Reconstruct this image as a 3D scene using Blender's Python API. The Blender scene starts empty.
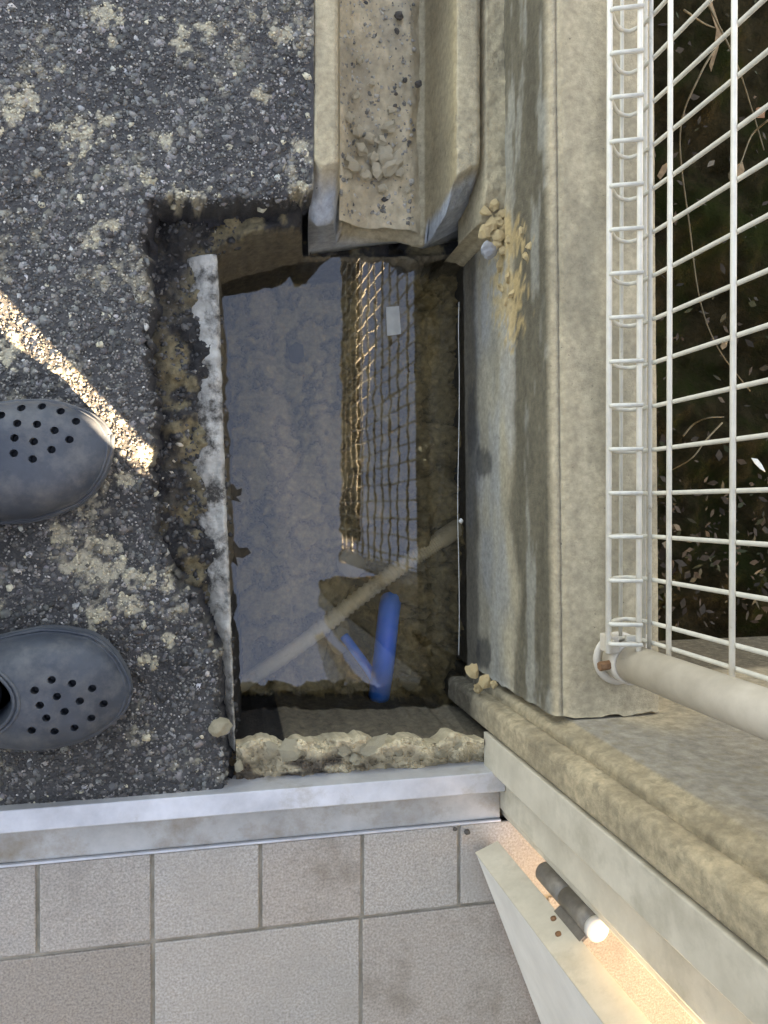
import bpy, bmesh, math, random
import numpy as np
from mathutils import Vector, Matrix

random.seed(7); rng = np.random.default_rng(7)
scene = bpy.context.scene
C = scene.collection

# ------------------------------------------------------------------ camera
H = 1.05                       # height of the lens over the asphalt
FPX = 769.0; W, HT = 768, 1024
NAD = (215.0, 506.0)           # where straight-down lands in the picture
k = -Vector((NAD[0]-W/2, -(NAD[1]-HT/2), -FPX)).normalized()
i_ = (Vector((1,0,0)) - k.x*k).normalized()
j_ = k.cross(i_)
R3 = Matrix((i_, j_, k))       # camera -> world
cd = bpy.data.cameras.new('camera'); cam = bpy.data.objects.new('camera', cd); C.objects.link(cam)
cd.sensor_fit = 'HORIZONTAL'; cd.sensor_width = 36; cd.lens = 36*FPX/W
cd.clip_start = 0.02; cd.clip_end = 500
cam.matrix_world = Matrix.Translation((0,0,H)) @ R3.to_4x4()
scene.camera = cam

def P(px, py, z=0.0):          # photo position + height -> place in the yard
    d = R3 @ Vector(((px-W/2)/FPX, -(py-HT/2)/FPX, -1))
    t = (z-H)/d.z
    return Vector((d.x*t, d.y*t, z))
Rn = np.array(R3)
def W2P(X, Y, Z):
    v = np.stack([X, Y, Z-H+0*X], -1) @ Rn      # world -> camera
    return W/2 + FPX*v[...,0]/-v[...,2], HT/2 - FPX*v[...,1]/-v[...,2]

CLX = 0.75
# ------------------------------------------------------------------ sky, sun, exposure
gapc = Vector((.4135,-.467,0))         # gap between door edge and frame, where the sun slips through
sdir = P(82,387)-gapc; sdir.z = 0; sdir.normalize()     # light travels this way over the ground
SUN_EL = math.radians(22.5)
tosun = Vector((-sdir.x*math.cos(SUN_EL), -sdir.y*math.cos(SUN_EL), math.sin(SUN_EL)))
wd = bpy.data.worlds.new('World'); scene.world = wd; wd.use_nodes = True
nt = wd.node_tree; bg = nt.nodes['Background']
sky = nt.nodes.new('ShaderNodeTexSky'); sky.sky_type = 'NISHITA'; sky.sun_disc = False
sky.sun_elevation = SUN_EL; sky.sun_rotation = math.atan2(tosun.x, tosun.y)
sky.air_density = 1.0; sky.dust_density = 1.2; sky.ozone_density = 1.0
tc = nt.nodes.new('ShaderNodeTexCoord'); cn = nt.nodes.new('ShaderNodeTexNoise')
cn.inputs['Scale'].default_value = 3.2; cn.inputs['Detail'].default_value = 3
cn.inputs['Roughness'].default_value = 0.55; cn.inputs['Distortion'].default_value = 0.3
mp = nt.nodes.new('ShaderNodeMapping'); mp.inputs['Location'].default_value = (CLX, 0.2, 0.1); mp.inputs['Scale'].default_value = (4.2, 0.7, 0.7)
nt.links.new(tc.outputs['Generated'], mp.inputs[0]); nt.links.new(mp.outputs[0], cn.inputs['Vector'])
cr = nt.nodes.new('ShaderNodeValToRGB'); cr.color_ramp.elements[0].position = 0.5; cr.color_ramp.elements[1].position = 0.72
cr.color_ramp.elements[0].color = (0.0,0.0,0.0,1); cr.color_ramp.elements[1].color = (0.07,0.07,0.07,1)
nt.links.new(cn.outputs['Fac'], cr.inputs[0])
mx = nt.nodes.new('ShaderNodeMixRGB'); mx.inputs[2].default_value = (8.2, 8.5, 9.2, 1)   # thin cloud
nt.links.new(cr.outputs[0], mx.inputs[0]); nt.links.new(sky.outputs[0], mx.inputs[1]); nt.links.new(mx.outputs[0], bg.inputs[0])
bg.inputs[1].default_value = 0.055
sl = bpy.data.lights.new('sun','SUN'); sl.energy = 5.0; sl.angle = math.radians(0.5); sl.color = (1.0,0.92,0.74)
sun = bpy.data.objects.new('sun', sl); C.objects.link(sun)
sun.rotation_euler = (-tosun).to_track_quat('-Z','Y').to_euler(); sun.location = tosun*20
vs = scene.view_settings
vs.view_transform = 'Standard'; vs.look = 'None'; vs.gamma = 1; vs.use_curve_mapping = False
vs.exposure = 4.3
vs.use_white_balance = True; vs.white_balance_temperature = 8800; vs.white_balance_tint = 20   # camera balanced for open shade

# ------------------------------------------------------------------ helpers
def tag(o, label=None, cat=None, group=None, kind=None):
    if label: o['label'] = label
    if cat: o['category'] = cat
    if group: o['group'] = group
    if kind: o['kind'] = kind
    return o
def link(name, me, m=None, parent=None):
    o = bpy.data.objects.new(name, me); C.objects.link(o)
    if m is not None and me is not None and len(me.materials) == 0: me.materials.append(m)
    if parent: o.parent = parent
    return o
def empty(name, loc=(0,0,0)):
    o = bpy.data.objects.new(name, None); C.objects.link(o); o.location = loc; o.empty_display_size = .05; return o
def mesh(name, verts, faces, smooth=False, col=None):
    me = bpy.data.meshes.new(name); me.from_pydata([tuple(v) for v in verts], [], [tuple(f) for f in faces]); me.update()
    if smooth: me.polygons.foreach_set('use_smooth', [True]*len(me.polygons))
    if col is not None: setcol(me, col)
    return me
def setcol(me, col):
    a = me.color_attributes.new('Col','FLOAT_COLOR','POINT')
    c = np.ones((len(me.vertices),4), np.float32); c[:,:3] = col
    a.data.foreach_set('color', c.ravel())
def bm2me(name, bm, smooth=False):
    bmesh.ops.recalc_face_normals(bm, faces=bm.faces)
    me = bpy.data.meshes.new(name); bm.to_mesh(me); bm.free()
    if smooth: me.polygons.foreach_set('use_smooth', [True]*len(me.polygons))
    return me
_T = {}
def vnoise(x, y, s=0):
    if s not in _T: _T[s] = np.random.default_rng(1000+s).random((256,256))
    T = _T[s]; xi = np.floor(x).astype(int); yi = np.floor(y).astype(int)
    fx = x-xi; fy = y-yi; fx = fx*fx*(3-2*fx); fy = fy*fy*(3-2*fy)
    a = T[xi&255, yi&255]; b = T[(xi+1)&255, yi&255]; c = T[xi&255,(yi+1)&255]; d = T[(xi+1)&255,(yi+1)&255]
    return (a*(1-fx)+b*fx)*(1-fy)+(c*(1-fx)+d*fx)*fy
def fbm(x, y, s=0, o=4, g=.5):
    r = 0; a = 1; t = 0
    for q in range(o):
        r = r + a*vnoise(x*2**q+17.3*q, y*2**q+5.1*q, s+q); t += a; a *= g
    return r/t
def inpoly(x, y, poly):
    r = np.zeros(np.shape(x), bool); n = len(poly)
    for q in range(n):
        x1,y1 = poly[q]; x2,y2 = poly[(q+1)%n]
        if y1 == y2: continue
        c = ((y1>y)!=(y2>y)) & (x < (x2-x1)*(y-y1)/(y2-y1)+x1); r ^= c
    return r
def sdist(x, y, poly):         # + inside
    d = np.full(np.shape(x), 1e9); n = len(poly)
    for q in range(n):
        x1,y1 = poly[q]; x2,y2 = poly[(q+1)%n]
        dx,dy = x2-x1,y2-y1; t = np.clip(((x-x1)*dx+(y-y1)*dy)/(dx*dx+dy*dy),0,1)
        d = np.minimum(d, np.hypot(x-x1-t*dx, y-y1-t*dy))
    return np.where(inpoly(x,y,poly), d, -d)
def sstep(a, b, x):
    t = np.clip((x-a)/(b-a),0,1); return t*t*(3-2*t)
def gridmesh(name, X, Y, Z, keep=None, col=None, smooth=True):
    ny, nx = X.shape
    idx = np.arange(nx*ny).reshape(ny,nx)
    f = np.stack([idx[:-1,:-1], idx[:-1,1:], idx[1:,1:], idx[1:,:-1]], -1).reshape(-1,4)
    if keep is not None:
        kf = (keep[:-1,:-1] & keep[:-1,1:] & keep[1:,1:] & keep[1:,:-1]).ravel(); f = f[kf]
    v = np.stack([X,Y,Z],-1).reshape(-1,3)
    used = np.unique(f); mp_ = np.full(nx*ny, -1); mp_[used] = np.arange(len(used)); f = mp_[f]; v = v[used]
    c = None if col is None else np.asarray(col).reshape(-1,3)[used]
    me = bpy.data.meshes.new(name)
    me.vertices.add(len(v)); me.vertices.foreach_set('co', v.astype(np.float32).ravel())
    me.loops.add(f.size); me.loops.foreach_set('vertex_index', f.ravel().astype(np.int32))
    me.polygons.add(len(f)); me.polygons.foreach_set('loop_start', np.arange(0,f.size,4,dtype=np.int32))
    me.polygons.foreach_set('loop_total', np.full(len(f),4,np.int32))
    me.update(calc_edges=True)
    me.polygons.foreach_set('use_smooth', [smooth]*len(f))
    if c is not None: setcol(me, c)
    return me
def box(x0,x1,y0,y1,z0,z1, bev=0):
    bm = bmesh.new(); bmesh.ops.create_cube(bm, size=1)
    for v in bm.verts: v.co = Vector((x0+(v.co.x+.5)*(x1-x0), y0+(v.co.y+.5)*(y1-y0), z0+(v.co.z+.5)*(z1-z0)))
    if bev: bmesh.ops.bevel(bm, geom=bm.edges[:], offset=bev, segments=2, affect='EDGES', profile=.5)
    return bm
def tube(path, r, n=8, caps=True, rs=None):
    path = [Vector(p) for p in path]; V = []; F = []
    up = Vector((0,0,1)); N = len(path)
    prev = None
    for q,p in enumerate(path):
        t = (path[min(q+1,N-1)]-path[max(q-1,0)]).normalized()
        if prev is None:
            a = t.cross(up if abs(t.z)<.9 else Vector((1,0,0))).normalized()
        else:
            a = (prev - t*prev.dot(t)).normalized()
        prev = a; b = t.cross(a)
        rr = rs[q] if rs is not None else r
        for s in range(n):
            th = 2*math.pi*s/n; V.append(p + rr*(math.cos(th)*a+math.sin(th)*b))
    for q in range(N-1):
        for s in range(n):
            F.append((q*n+s, q*n+(s+1)%n, (q+1)*n+(s+1)%n, (q+1)*n+s))
    if caps: F.append(tuple(range(n))[::-1]); F.append(tuple((N-1)*n+s for s in range(n)))
    return V, F
def join(parts):
    V=[];F=[]
    for v,f in parts:
        o=len(V); V+=list(v); F+=[tuple(a+o for a in q) for q in f]
    return V,F
def catmull(pts, n=8):
    pts=[Vector(p) for p in pts]; P_=[pts[0]*2-pts[1]]+pts+[pts[-1]*2-pts[-2]]; out=[]
    for q in range(1,len(P_)-2):
        for s in range(n):
            t=s/n; a,b,c,d=P_[q-1:q+3]
            out.append(.5*((2*b)+(c-a)*t+(2*a-5*b+4*c-d)*t*t+(3*b-a-3*c+d)*t**3))
    out.append(pts[-1]); return out

# ------------------------------------------------------------------ materials
def srgb(r,g,b):
    f=lambda c: (c/255/12.92) if c/255<=.04045 else ((c/255+.055)/1.055)**2.4
    return (f(r),f(g),f(b))
def mat(name, c1, c2, scale=8, rough=.85, bump=.3, bscale=None, c3=None, s3=3, t3=(.5,.62), attr=False, metal=0, spec=.4, bdist=.004, detail=8, stretch=None):
    m = bpy.data.materials.new(name); m.use_nodes = True; t = m.node_tree; N = t.nodes; L = t.links
    b = N['Principled BSDF']; b.inputs['Roughness'].default_value = rough; b.inputs['Metallic'].default_value = metal
    b.inputs['Specular IOR Level'].default_value = spec
    tc = N.new('ShaderNodeTexCoord'); vec = tc.outputs['Object']
    if stretch:
        mp = N.new('ShaderNodeMapping'); mp.inputs['Scale'].default_value = stretch; L.new(vec, mp.inputs[0]); vec = mp.outputs[0]
    n1 = N.new('ShaderNodeTexNoise'); n1.inputs['Scale'].default_value = scale; n1.inputs['Detail'].default_value = detail; n1.inputs['Roughness'].default_value=.65
    L.new(vec, n1.inputs['Vector'])
    r = N.new('ShaderNodeValToRGB'); r.color_ramp.elements[0].position=.3; r.color_ramp.elements[1].position=.7
    r.color_ramp.elements[0].color=(*c1,1); r.color_ramp.elements[1].color=(*c2,1); L.new(n1.outputs['Fac'], r.inputs[0])
    out = r.outputs[0]
    if attr:
        a = N.new('ShaderNodeVertexColor'); a.layer_name='Col'
        mm = N.new('ShaderNodeMixRGB'); mm.blend_type='MULTIPLY'; mm.inputs[0].default_value=1
        L.new(out, mm.inputs[1]); L.new(a.outputs[0], mm.inputs[2]); out = mm.outputs[0]
    if c3 is not None:
        n3 = N.new('ShaderNodeTexNoise'); n3.inputs['Scale'].default_value=s3; n3.inputs['Detail'].default_value=9; n3.inputs['Roughness'].default_value=.7
        L.new(vec, n3.inputs['Vector'])
        r3 = N.new('ShaderNodeMapRange'); r3.inputs[1].default_value=t3[0]; r3.inputs[2].default_value=t3[1]; L.new(n3.outputs['Fac'], r3.inputs[0])
        m3 = N.new('ShaderNodeMixRGB'); m3.inputs[2].default_value=(*c3,1); L.new(r3.outputs[0], m3.inputs[0]); L.new(out, m3.inputs[1]); out = m3.outputs[0]
    L.new(out, b.inputs['Base Color'])
    if bump:
        n2 = N.new('ShaderNodeTexNoise'); n2.inputs['Scale'].default_value = bscale or scale*6; n2.inputs['Detail'].default_value=8; n2.inputs['Roughness'].default_value=.7
        L.new(tc.outputs['Object'], n2.inputs['Vector'])
        bp = N.new('ShaderNodeBump'); bp.inputs['Strength'].default_value=bump; bp.inputs['Distance'].default_value=bdist
        L.new(n2.outputs['Fac'], bp.inputs['Height']); L.new(bp.outputs[0], b.inputs['Normal'])
    return m
G = lambda v,w=1.0,b=1.0: (v*w, v, v*b)
M = {}
M['asphalt'] = mat('asphalt', G(.7), G(1.3), 160, .8, .8, 420, attr=True, spec=.35, bdist=.003)
M['aggregate'] = mat('aggregate', G(.75), G(1.25), 300, .62, .3, 500, attr=True, spec=.5, bdist=.001)
M['soil'] = mat('soil', G(.6), G(1.4), 90, .9, .9, 160, attr=True, bdist=.006)
M['concrete_painted'] = mat('concrete_attr', G(.74), G(1.26), 110, .9, .9, 420, attr=True, bdist=.003, c3=srgb(70,66,56), s3=150, t3=(.645,.70))
M['plaster'] = mat('flaking_plaster', G(.68), G(1.32), 75, .92, .8, 480, attr=True, bdist=.006, c3=srgb(150,138,113), s3=70, t3=(.5,.7))
M['concrete'] = mat('old_concrete', srgb(122,114,98), srgb(170,160,136), 30, .9, .7, 220, c3=srgb(92,88,76), s3=9, t3=(.52,.7), bdist=.003)
M['white_concrete'] = mat('white_concrete', srgb(138,134,124), srgb(196,190,176), 40, .9, .7, 150, c3=(.05,.043,.034), s3=26, t3=(.46,.60), bdist=.004)
M['mortar'] = mat('mortar', srgb(150,138,112), srgb(205,192,160), 50, .92, .8, 180, c3=srgb(120,105,80), s3=30, t3=(.55,.7), bdist=.004)
M['sand'] = mat('sand', G(.8), G(1.2), 70, .93, .6, 300, attr=True, bdist=.002)
M['flake'] = mat('flaky_sand', srgb(182,154,108), srgb(222,198,150), 60, .92, .8, 200, bdist=.003)
M['white_wire'] = mat('white_coated_wire', srgb(212,204,186), srgb(236,229,212), 40, .5, .2, 200, c3=srgb(150,132,104), s3=45, t3=(.63,.74), bdist=.0005)
M['grey_wire'] = mat('grey_coated_wire', srgb(180,175,160), srgb(208,202,186), 40, .5, .2, 200, c3=srgb(138,124,102), s3=45, t3=(.6,.74), bdist=.0005)
M['post'] = mat('grey_steel_pipe', srgb(178,168,152), srgb(204,194,178), 22, .45, .15, 120, c3=srgb(176,158,130), s3=14, t3=(.6,.85), bdist=.001)
M['rust'] = mat('rusty_bolt', (.16,.07,.03), (.3,.16,.08), 120, .8, .5)
M['aluminium'] = mat('aluminium', srgb(172,172,172), srgb(208,208,208), 16, .42, .1, 90, c3=srgb(150,138,116), s3=12, t3=(.56,.78), metal=.35, bdist=.001)
M['stained_metal'] = mat('stained_metal', srgb(150,148,142), srgb(186,184,178), 14, .5, .2, 90, c3=srgb(128,112,88), s3=10, t3=(.48,.72), metal=.2, bdist=.001)
M['door_paint'] = mat('door_paint', srgb(208,204,196), srgb(230,226,218), 12, .4, .06, 80, bdist=.001)
M['frame_metal'] = mat('frame_metal', srgb(180,171,152), srgb(208,199,180), 14, .5, .15, 90, c3=srgb(150,142,122), s3=8, t3=(.5,.75), metal=.1, bdist=.001)
M['dark_metal'] = mat('dark_hinge_metal', srgb(92,86,78), srgb(130,122,110), 50, .45, .1, metal=.25)
M['hinge_cap'] = mat('sunlit_hinge_cap', srgb(180,176,168), srgb(200,196,188), 50, .5, 0)  # pale cap against dark barrel: sun and backlight put into the colours
M['tile'] = mat('speckled_tile', srgb(126,119,110), srgb(180,171,159), 330, .55, .25, 500, c3=srgb(122,114,104), s3=6, t3=(.48,.82), bdist=.001, detail=3)
M['tile_worn'] = mat('worn_tile', srgb(130,121,110), srgb(184,173,160), 300, .6, .3, 450, c3=srgb(108,97,82), s3=9, t3=(.5,.8), bdist=.001, detail=4)
M['tile_pale'] = mat('pale_tile', srgb(134,127,118), srgb(188,180,168), 320, .5, .25, 480, c3=srgb(150,142,130), s3=5, t3=(.45,.8), bdist=.001, detail=3)
M['tile_brown'] = mat('speckled_brown_tile', srgb(116,107,96), srgb(164,153,140), 330, .55, .25, 500, bdist=.001, detail=3)
M['grout'] = mat('grout', srgb(122,114,98), srgb(170,162,146), 24, .95, .6, 300, bdist=.002)
M['rubber'] = mat('clog_rubber', srgb(46,51,58), srgb(66,72,79), 22, .55, .12, 300, c3=srgb(96,96,94), s3=26, t3=(.46,.78), bdist=.001)
M['rubber_dark'] = mat('clog_sole', srgb(70,74,78), srgb(96,100,102), 22, .7, .1, 300, bdist=.001)
M['sock'] = mat('navy_cloth', (.008,.011,.022), (.016,.02,.035), 120, .95, .5, 600, bdist=.001)
M['conduit'] = mat('beige_conduit', srgb(196,180,146), srgb(224,210,178), 30, .6, .2, 100, c3=srgb(116,98,70), s3=25, t3=(.5,.75), bdist=.001)
M['blue'] = mat('blue_pipe', (.012,.24,.98), (.02,.30,1.0), 20, .4, .05)
M['paper'] = mat('paper', srgb(205,205,196), srgb(225,225,215), 60, .8, .1)
M['string'] = mat('string', srgb(200,196,180), srgb(225,220,205), 90, .9, .1)
M['ditch'] = mat('ditch_soil', (.014,.012,.006), (.045,.036,.019), 22, .95, 1, 60, spec=0, c3=(.02,.024,.008), s3=6, t3=(.45,.6), bdist=.02)  # soil kept very dark: the ditch's deep shade put into the colour
M['litter'] = mat('litter', G(.7), G(1.3), 60, .9, .4, attr=True)
M['stem'] = mat('dry_stem', srgb(92,82,62), srgb(126,114,88), 50, .9, .2)
M['leaf'] = mat('dead_leaf', srgb(104,84,58), srgb(150,126,94), 60, .85, .3)
M['leaf_dark'] = mat('rotting_leaf', (.03,.022,.012), (.06,.045,.025), 60, .7, .3)
M['board'] = mat('weathered_board', srgb(110,100,88), srgb(150,138,120), 12, .85, .4, 60, stretch=(1,1,.1))
M['wood'] = mat('added_timber_rail', srgb(70,60,44), srgb(96,84,64), 12, .85, .4)

def water_mat():
    m = bpy.data.materials.new('muddy_water'); m.use_nodes=True; t=m.node_tree; N=t.nodes; L=t.links
    N.remove(N['Principled BSDF']); out=N['Material Output']
    fr=N.new('ShaderNodeFresnel'); fr.inputs['IOR'].default_value=1.85
    tr=N.new('ShaderNodeBsdfTransparent'); tr.inputs[0].default_value=(.94,.91,.84,1)
    gl=N.new('ShaderNodeBsdfGlossy'); gl.inputs['Roughness'].default_value=.0
    mx=N.new('ShaderNodeMixShader'); L.new(fr.outputs[0],mx.inputs[0]); L.new(tr.outputs[0],mx.inputs[1]); L.new(gl.outputs[0],mx.inputs[2])
    n=N.new('ShaderNodeTexNoise'); n.inputs['Scale'].default_value=18; n.inputs['Detail'].default_value=2
    tc=N.new('ShaderNodeTexCoord'); L.new(tc.outputs['Object'],n.inputs['Vector'])
    bp=N.new('ShaderNodeBump'); bp.inputs['Strength'].default_value=.016; bp.inputs['Distance'].default_value=.01
    L.new(n.outputs['Fac'],bp.inputs['Height']); L.new(bp.outputs[0],gl.inputs['Normal'])
    L.new(mx.outputs[0],out.inputs['Surface']); return m
M['water']=water_mat()

# ------------------------------------------------------------------ levels
ZW = -.20            # water
ZB = -.30            # mud under water
XW = .415            # face of the low wall
ZT = .148            # top of the low wall

# ------------------------------------------------------------------ asphalt with its broken edge
EDGE = [(335,186),(300,194),(270,203),(240,199),(205,207),(172,202),(150,206),(146,240),(153,300),(150,350),(157,420),(152,470),
        (158,530),(170,572),(195,598),(211,632),(221,660),(220,720),(228,742),(231,830),(420,830),(420,186)]
x0 = P(-90,500).x; x1 = P(316,500).x; y0 = P(200,812).y; y1 = P(200,-60).y
st = .0024
gx = np.arange(x0,x1,st); gy = np.arange(y0,y1,st); X,Y = np.meshgrid(gx,gy)
px,py = W2P(X,Y,np.zeros_like(X))
jag = (fbm(px/9,py/9,3,3)-.5)*14
de = sdist(px,py,EDGE)+jag
PATCH = [(104,15,15,10),(182,44,9,16),(113,42,6,5),(25,100,16,9),(12,118,10,9),(60,68,7,5),(80,133,14,17),(108,118,9,7),(55,128,8,5),(165,142,8,6),(146,181,6,7),
 (188,195,20,7),(300,145,7,6),(262,95,8,7),(110,226,9,5),(90,240,10,8),(85,562,22,10),(112,570,26,12),(95,618,11,10),(130,604,14,8),(140,578,12,10),(100,545,18,9),(12,350,12,14),(60,535,10,8),
 (168,580,6,8),(145,455,10,8),(128,480,10,8),(280,35,9,12),(205,30,8,8),(300,190,10,6),(170,640,6,6),(72,500,6,6),(148,660,8,5)]
def dirt(px,py):
    d = np.zeros(np.shape(px)); n = fbm(px/7,py/7,9,4,.6)
    for (cx,cy,rx,ry) in PATCH:
        q = np.hypot((px-cx)/rx,(py-cy)/ry); d = np.maximum(d, sstep(1.25,.7,q+(n-.5)*3.2))
    g = sstep(.60,.72, fbm(px/45,py/45,21,4,.6))*sstep(.45,.6,n)
    return np.clip(np.maximum(d,.55*g),0,1)
def asphalt_col(px,py):
    big = fbm(px/60,py/60,31,4)
    base = .03+.045*big
    c = np.stack([base*1.05,base*1.0,base*.94],-1)
    d = dirt(px,py)[...,None]*.7
    return c*(1-d)+d*np.array(srgb(186,176,150))
Z = (fbm(X*90,Y*90,1,3)-.5)*.003+(fbm(X*8,Y*8,5,2)-.5)*.012
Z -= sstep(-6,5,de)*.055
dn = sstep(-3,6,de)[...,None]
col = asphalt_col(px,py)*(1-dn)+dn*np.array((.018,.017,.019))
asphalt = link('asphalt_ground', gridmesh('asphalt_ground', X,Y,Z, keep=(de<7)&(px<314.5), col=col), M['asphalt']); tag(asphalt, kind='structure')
asphalt['label']='coarse dark asphalt with beige mud patches'
# yard going on outside the picture
def sheet(name, pts, z, m):
    me = mesh(name, [(p[0],p[1],z) for p in pts], [tuple(range(len(pts)))]); o = link(name, me, m); return o
BIGC = (.065,.065,.068)
for pts in ([(-60,-60),(x0+.01,-60),(x0+.01,60),(-60,60)], [(x0+.01,y1-.01),(.07,y1-.01),(.07,60),(x0+.01,60)]):
    o = sheet('asphalt_yard', pts, -.006, M['asphalt']); setcol(o.data, np.array(BIGC)); tag(o, kind='structure')
# exposed aggregate
def ico():
    bm = bmesh.new(); bmesh.ops.create_icosphere(bm, subdivisions=1, radius=1)
    v = np.array([a.co[:] for a in bm.verts]); f = np.array([[q.index for q in a.verts] for a in bm.faces]); bm.free(); return v,f
IV,IF = ico()
def stones(name, cx, cy, cz, rad, cols, parent, m, flat=.55, sink=.2):
    n = len(cx); V = np.repeat(IV[None],n,0)*(1+.8*(rng.random((n,len(IV),1))-.5))
    V[...,2] = np.minimum(V[...,2], .5+.25*rng.random((n,1)))
    sc = np.stack([rad*(.75+.6*rng.random(n)), rad*(.75+.6*rng.random(n)), rad*flat*(.7+.6*rng.random(n))],-1)
    V = V*sc[:,None,:]; a = rng.random(n)*6.283; ca,sa = np.cos(a)[:,None],np.sin(a)[:,None]
    xx = V[...,0]*ca-V[...,1]*sa; yy = V[...,0]*sa+V[...,1]*ca
    V = np.stack([xx+cx[:,None], yy+cy[:,None], V[...,2]+(cz-rad*sink)[:,None]],-1).reshape(-1,3)
    F = (IF[None]+(np.arange(n)*len(IV))[:,None,None]).reshape(-1,3)
    me = bpy.data.meshes.new(name)
    me.vertices.add(len(V)); me.vertices.foreach_set('co', V.astype(np.float32).ravel())
    me.loops.add(F.size); me.loops.foreach_set('vertex_index', F.ravel().astype(np.int32))
    me.polygons.add(len(F)); me.polygons.foreach_set('loop_start', np.arange(0,F.size,3,dtype=np.int32)); me.polygons.foreach_set('loop_total', np.full(len(F),3,np.int32))
    me.update(calc_edges=True); setcol(me, np.repeat(cols,len(IV),0))
    o = link(name, me, m, parent); tag(o, kind='stuff'); return o
n = 22000
sx = x0+rng.random(n)*(x1-x0); sy = y0+rng.random(n)*(y1-y0)
qx,qy = W2P(sx,sy,np.zeros(n)); dd = sdist(qx,qy,EDGE)+(fbm(qx/9,qy/9,3,3)-.5)*14
ok = (dd<-1)&(qx<311); sx,sy,qx,qy,dd = sx[ok],sy[ok],qx[ok],qy[ok],dd[ok]; n=len(sx)
rad = .0013+.0046*rng.random(n)**2.6
zz = (fbm(sx*90,sy*90,1,3)-.5)*.003+(fbm(sx*8,sy*8,5,2)-.5)*.012
zz -= sstep(-6,5,dd)*.055
g = .034+.12*rng.random(n)**1.6+.25*(rng.random(n)>.92)*rng.random(n); g *= (.45+1.15*fbm(qx/55,qy/55,41,4,.6))
cols = np.stack([g*(1.0+.14*rng.random(n)),g,g*(.82+.14*rng.random(n))],-1)
pl = rng.random(n)>.985; cols[pl] = np.array(srgb(190,180,152))*(.7+.4*rng.random(pl.sum()))[:,None]
d = (dirt(qx,qy)*rng.random(n)**.8*.9)[:,None]; cols = cols*(1-d)+d*np.array(srgb(186,174,142))
stones('aggregate', sx,sy,zz,rad,cols,asphalt,M['aggregate'],flat=.26,sink=.05)
n=24000; sx = x0+rng.random(n)*(x1-x0); sy = y0+rng.random(n)*(y1-y0)
qx,qy = W2P(sx,sy,np.zeros(n)); dd = sdist(qx,qy,EDGE)+(fbm(qx/9,qy/9,3,3)-.5)*14
ok = (dd<-1)&(qx<311); sx,sy,qx,qy,dd = sx[ok],sy[ok],qx[ok],qy[ok],dd[ok]; n=len(sx)
zz = (fbm(sx*90,sy*90,1,3)-.5)*.003+(fbm(sx*8,sy*8,5,2)-.5)*.012-sstep(-6,5,dd)*.055
g = .03+.22*rng.random(n)**2.2+.4*(rng.random(n)>.96)*rng.random(n); cols=np.stack([g*1.08,g,g*.88],-1)
d = (dirt(qx,qy)*(.5+.5*rng.random(n)))[:,None]; cols = cols*(1-d)+d*np.array(srgb(196,184,154))
stones('grit', sx,sy,zz+.001,.0007+.0011*rng.random(n),cols,asphalt,M['aggregate'],flat=.8)

# ------------------------------------------------------------------ dug-out soil, banks and mud bed (one height field)
HOLE = [(216,250),(228,245),(262,236),(300,228),(335,226),(370,226),(410,228),(440,230),(468,226),(520,226),(520,740),(470,742),(440,740),(380,743),(330,744),(290,742),(250,746),(237,748)]
bx0=P(138,500).x; bx1=.44; by0=P(300,792).y; by1=P(300,150).y
gx=np.arange(bx0,bx1,.0026); gy=np.arange(by0,by1,.0026); X,Y=np.meshgrid(gx,gy)
px,py=W2P(X,Y,np.full_like(X,-.05))
dh=sdist(px,py,HOLE)+(fbm(px/14,py/14,53,4)-.5)*10
led=-.052+(fbm(px/26,py/26,61,5,.6)-.5)*.05
led=led+0*py; led=np.where(py>742, -.05+(fbm(px/15,py/15,64,4)-.5)*.03, led)
under=sstep(300,315,px)*sstep(250,222,py)
led=led*(1-under)+under*(-.196+(fbm(px/20,py/20,66,3)-.5)*.02)
lump=np.abs(fbm(px/30,py/30,71,5,.6)-.5)
bed=ZB+.02+(fbm(px/34,py/34,75,5,.55)-.5)*.06 - .02*sstep(.06,.0,lump)
bed+=.085*sstep(390,440,px)*(fbm(px/25,py/25,78,4))
bed-=.12*sstep(26,10,np.hypot((px-398)/1.0,(py-632)/2.0))           # washed-out pocket by the blue pipe
tr=sstep(-3,14,dh)
Z=led*(1-tr)+bed*tr
nn=fbm(px/22,py/22,81,5,.6); n2=fbm(px/60,py/60,85,3)
ledc=np.array((.030,.027,.024))[None,None]*(.5+1.6*nn[...,None])
tan=np.array(srgb(136,122,90)); mixt=(sstep(.44,.58,nn)*sstep(.3,.55,n2))[...,None]*.85
ledc=ledc*(1-mixt)+mixt*tan
blk=sstep(22,4,-sdist(px,py,EDGE)+0*px+12)[...,None]*0
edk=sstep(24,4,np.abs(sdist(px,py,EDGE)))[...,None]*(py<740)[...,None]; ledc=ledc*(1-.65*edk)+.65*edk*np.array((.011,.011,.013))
bedc=np.array(srgb(164,146,106))[None,None]*(.6+.75*fbm(px/18,py/18,91,5,.6)[...,None])
bedc=bedc*(1-.5*sstep(.025,.0,lump)[...,None])
col=ledc*(1-tr[...,None])+bedc*tr[...,None]
mortc=np.array(srgb(120,100,72)); bot=(py>740)[...,None]; col=np.where(bot&(tr[...,None]<.02), mortc*(.4+1.0*nn[...,None]), col)
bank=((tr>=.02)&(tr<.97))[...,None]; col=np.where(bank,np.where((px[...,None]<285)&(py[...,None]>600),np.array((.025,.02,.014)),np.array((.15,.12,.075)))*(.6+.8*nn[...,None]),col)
soil=link('pit_soil', gridmesh('pit_soil',X,Y,Z,col=col), M['soil']); tag(soil,kind='structure'); soil['label']='dug-out brown soil ledge and muddy pit bed'
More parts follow.
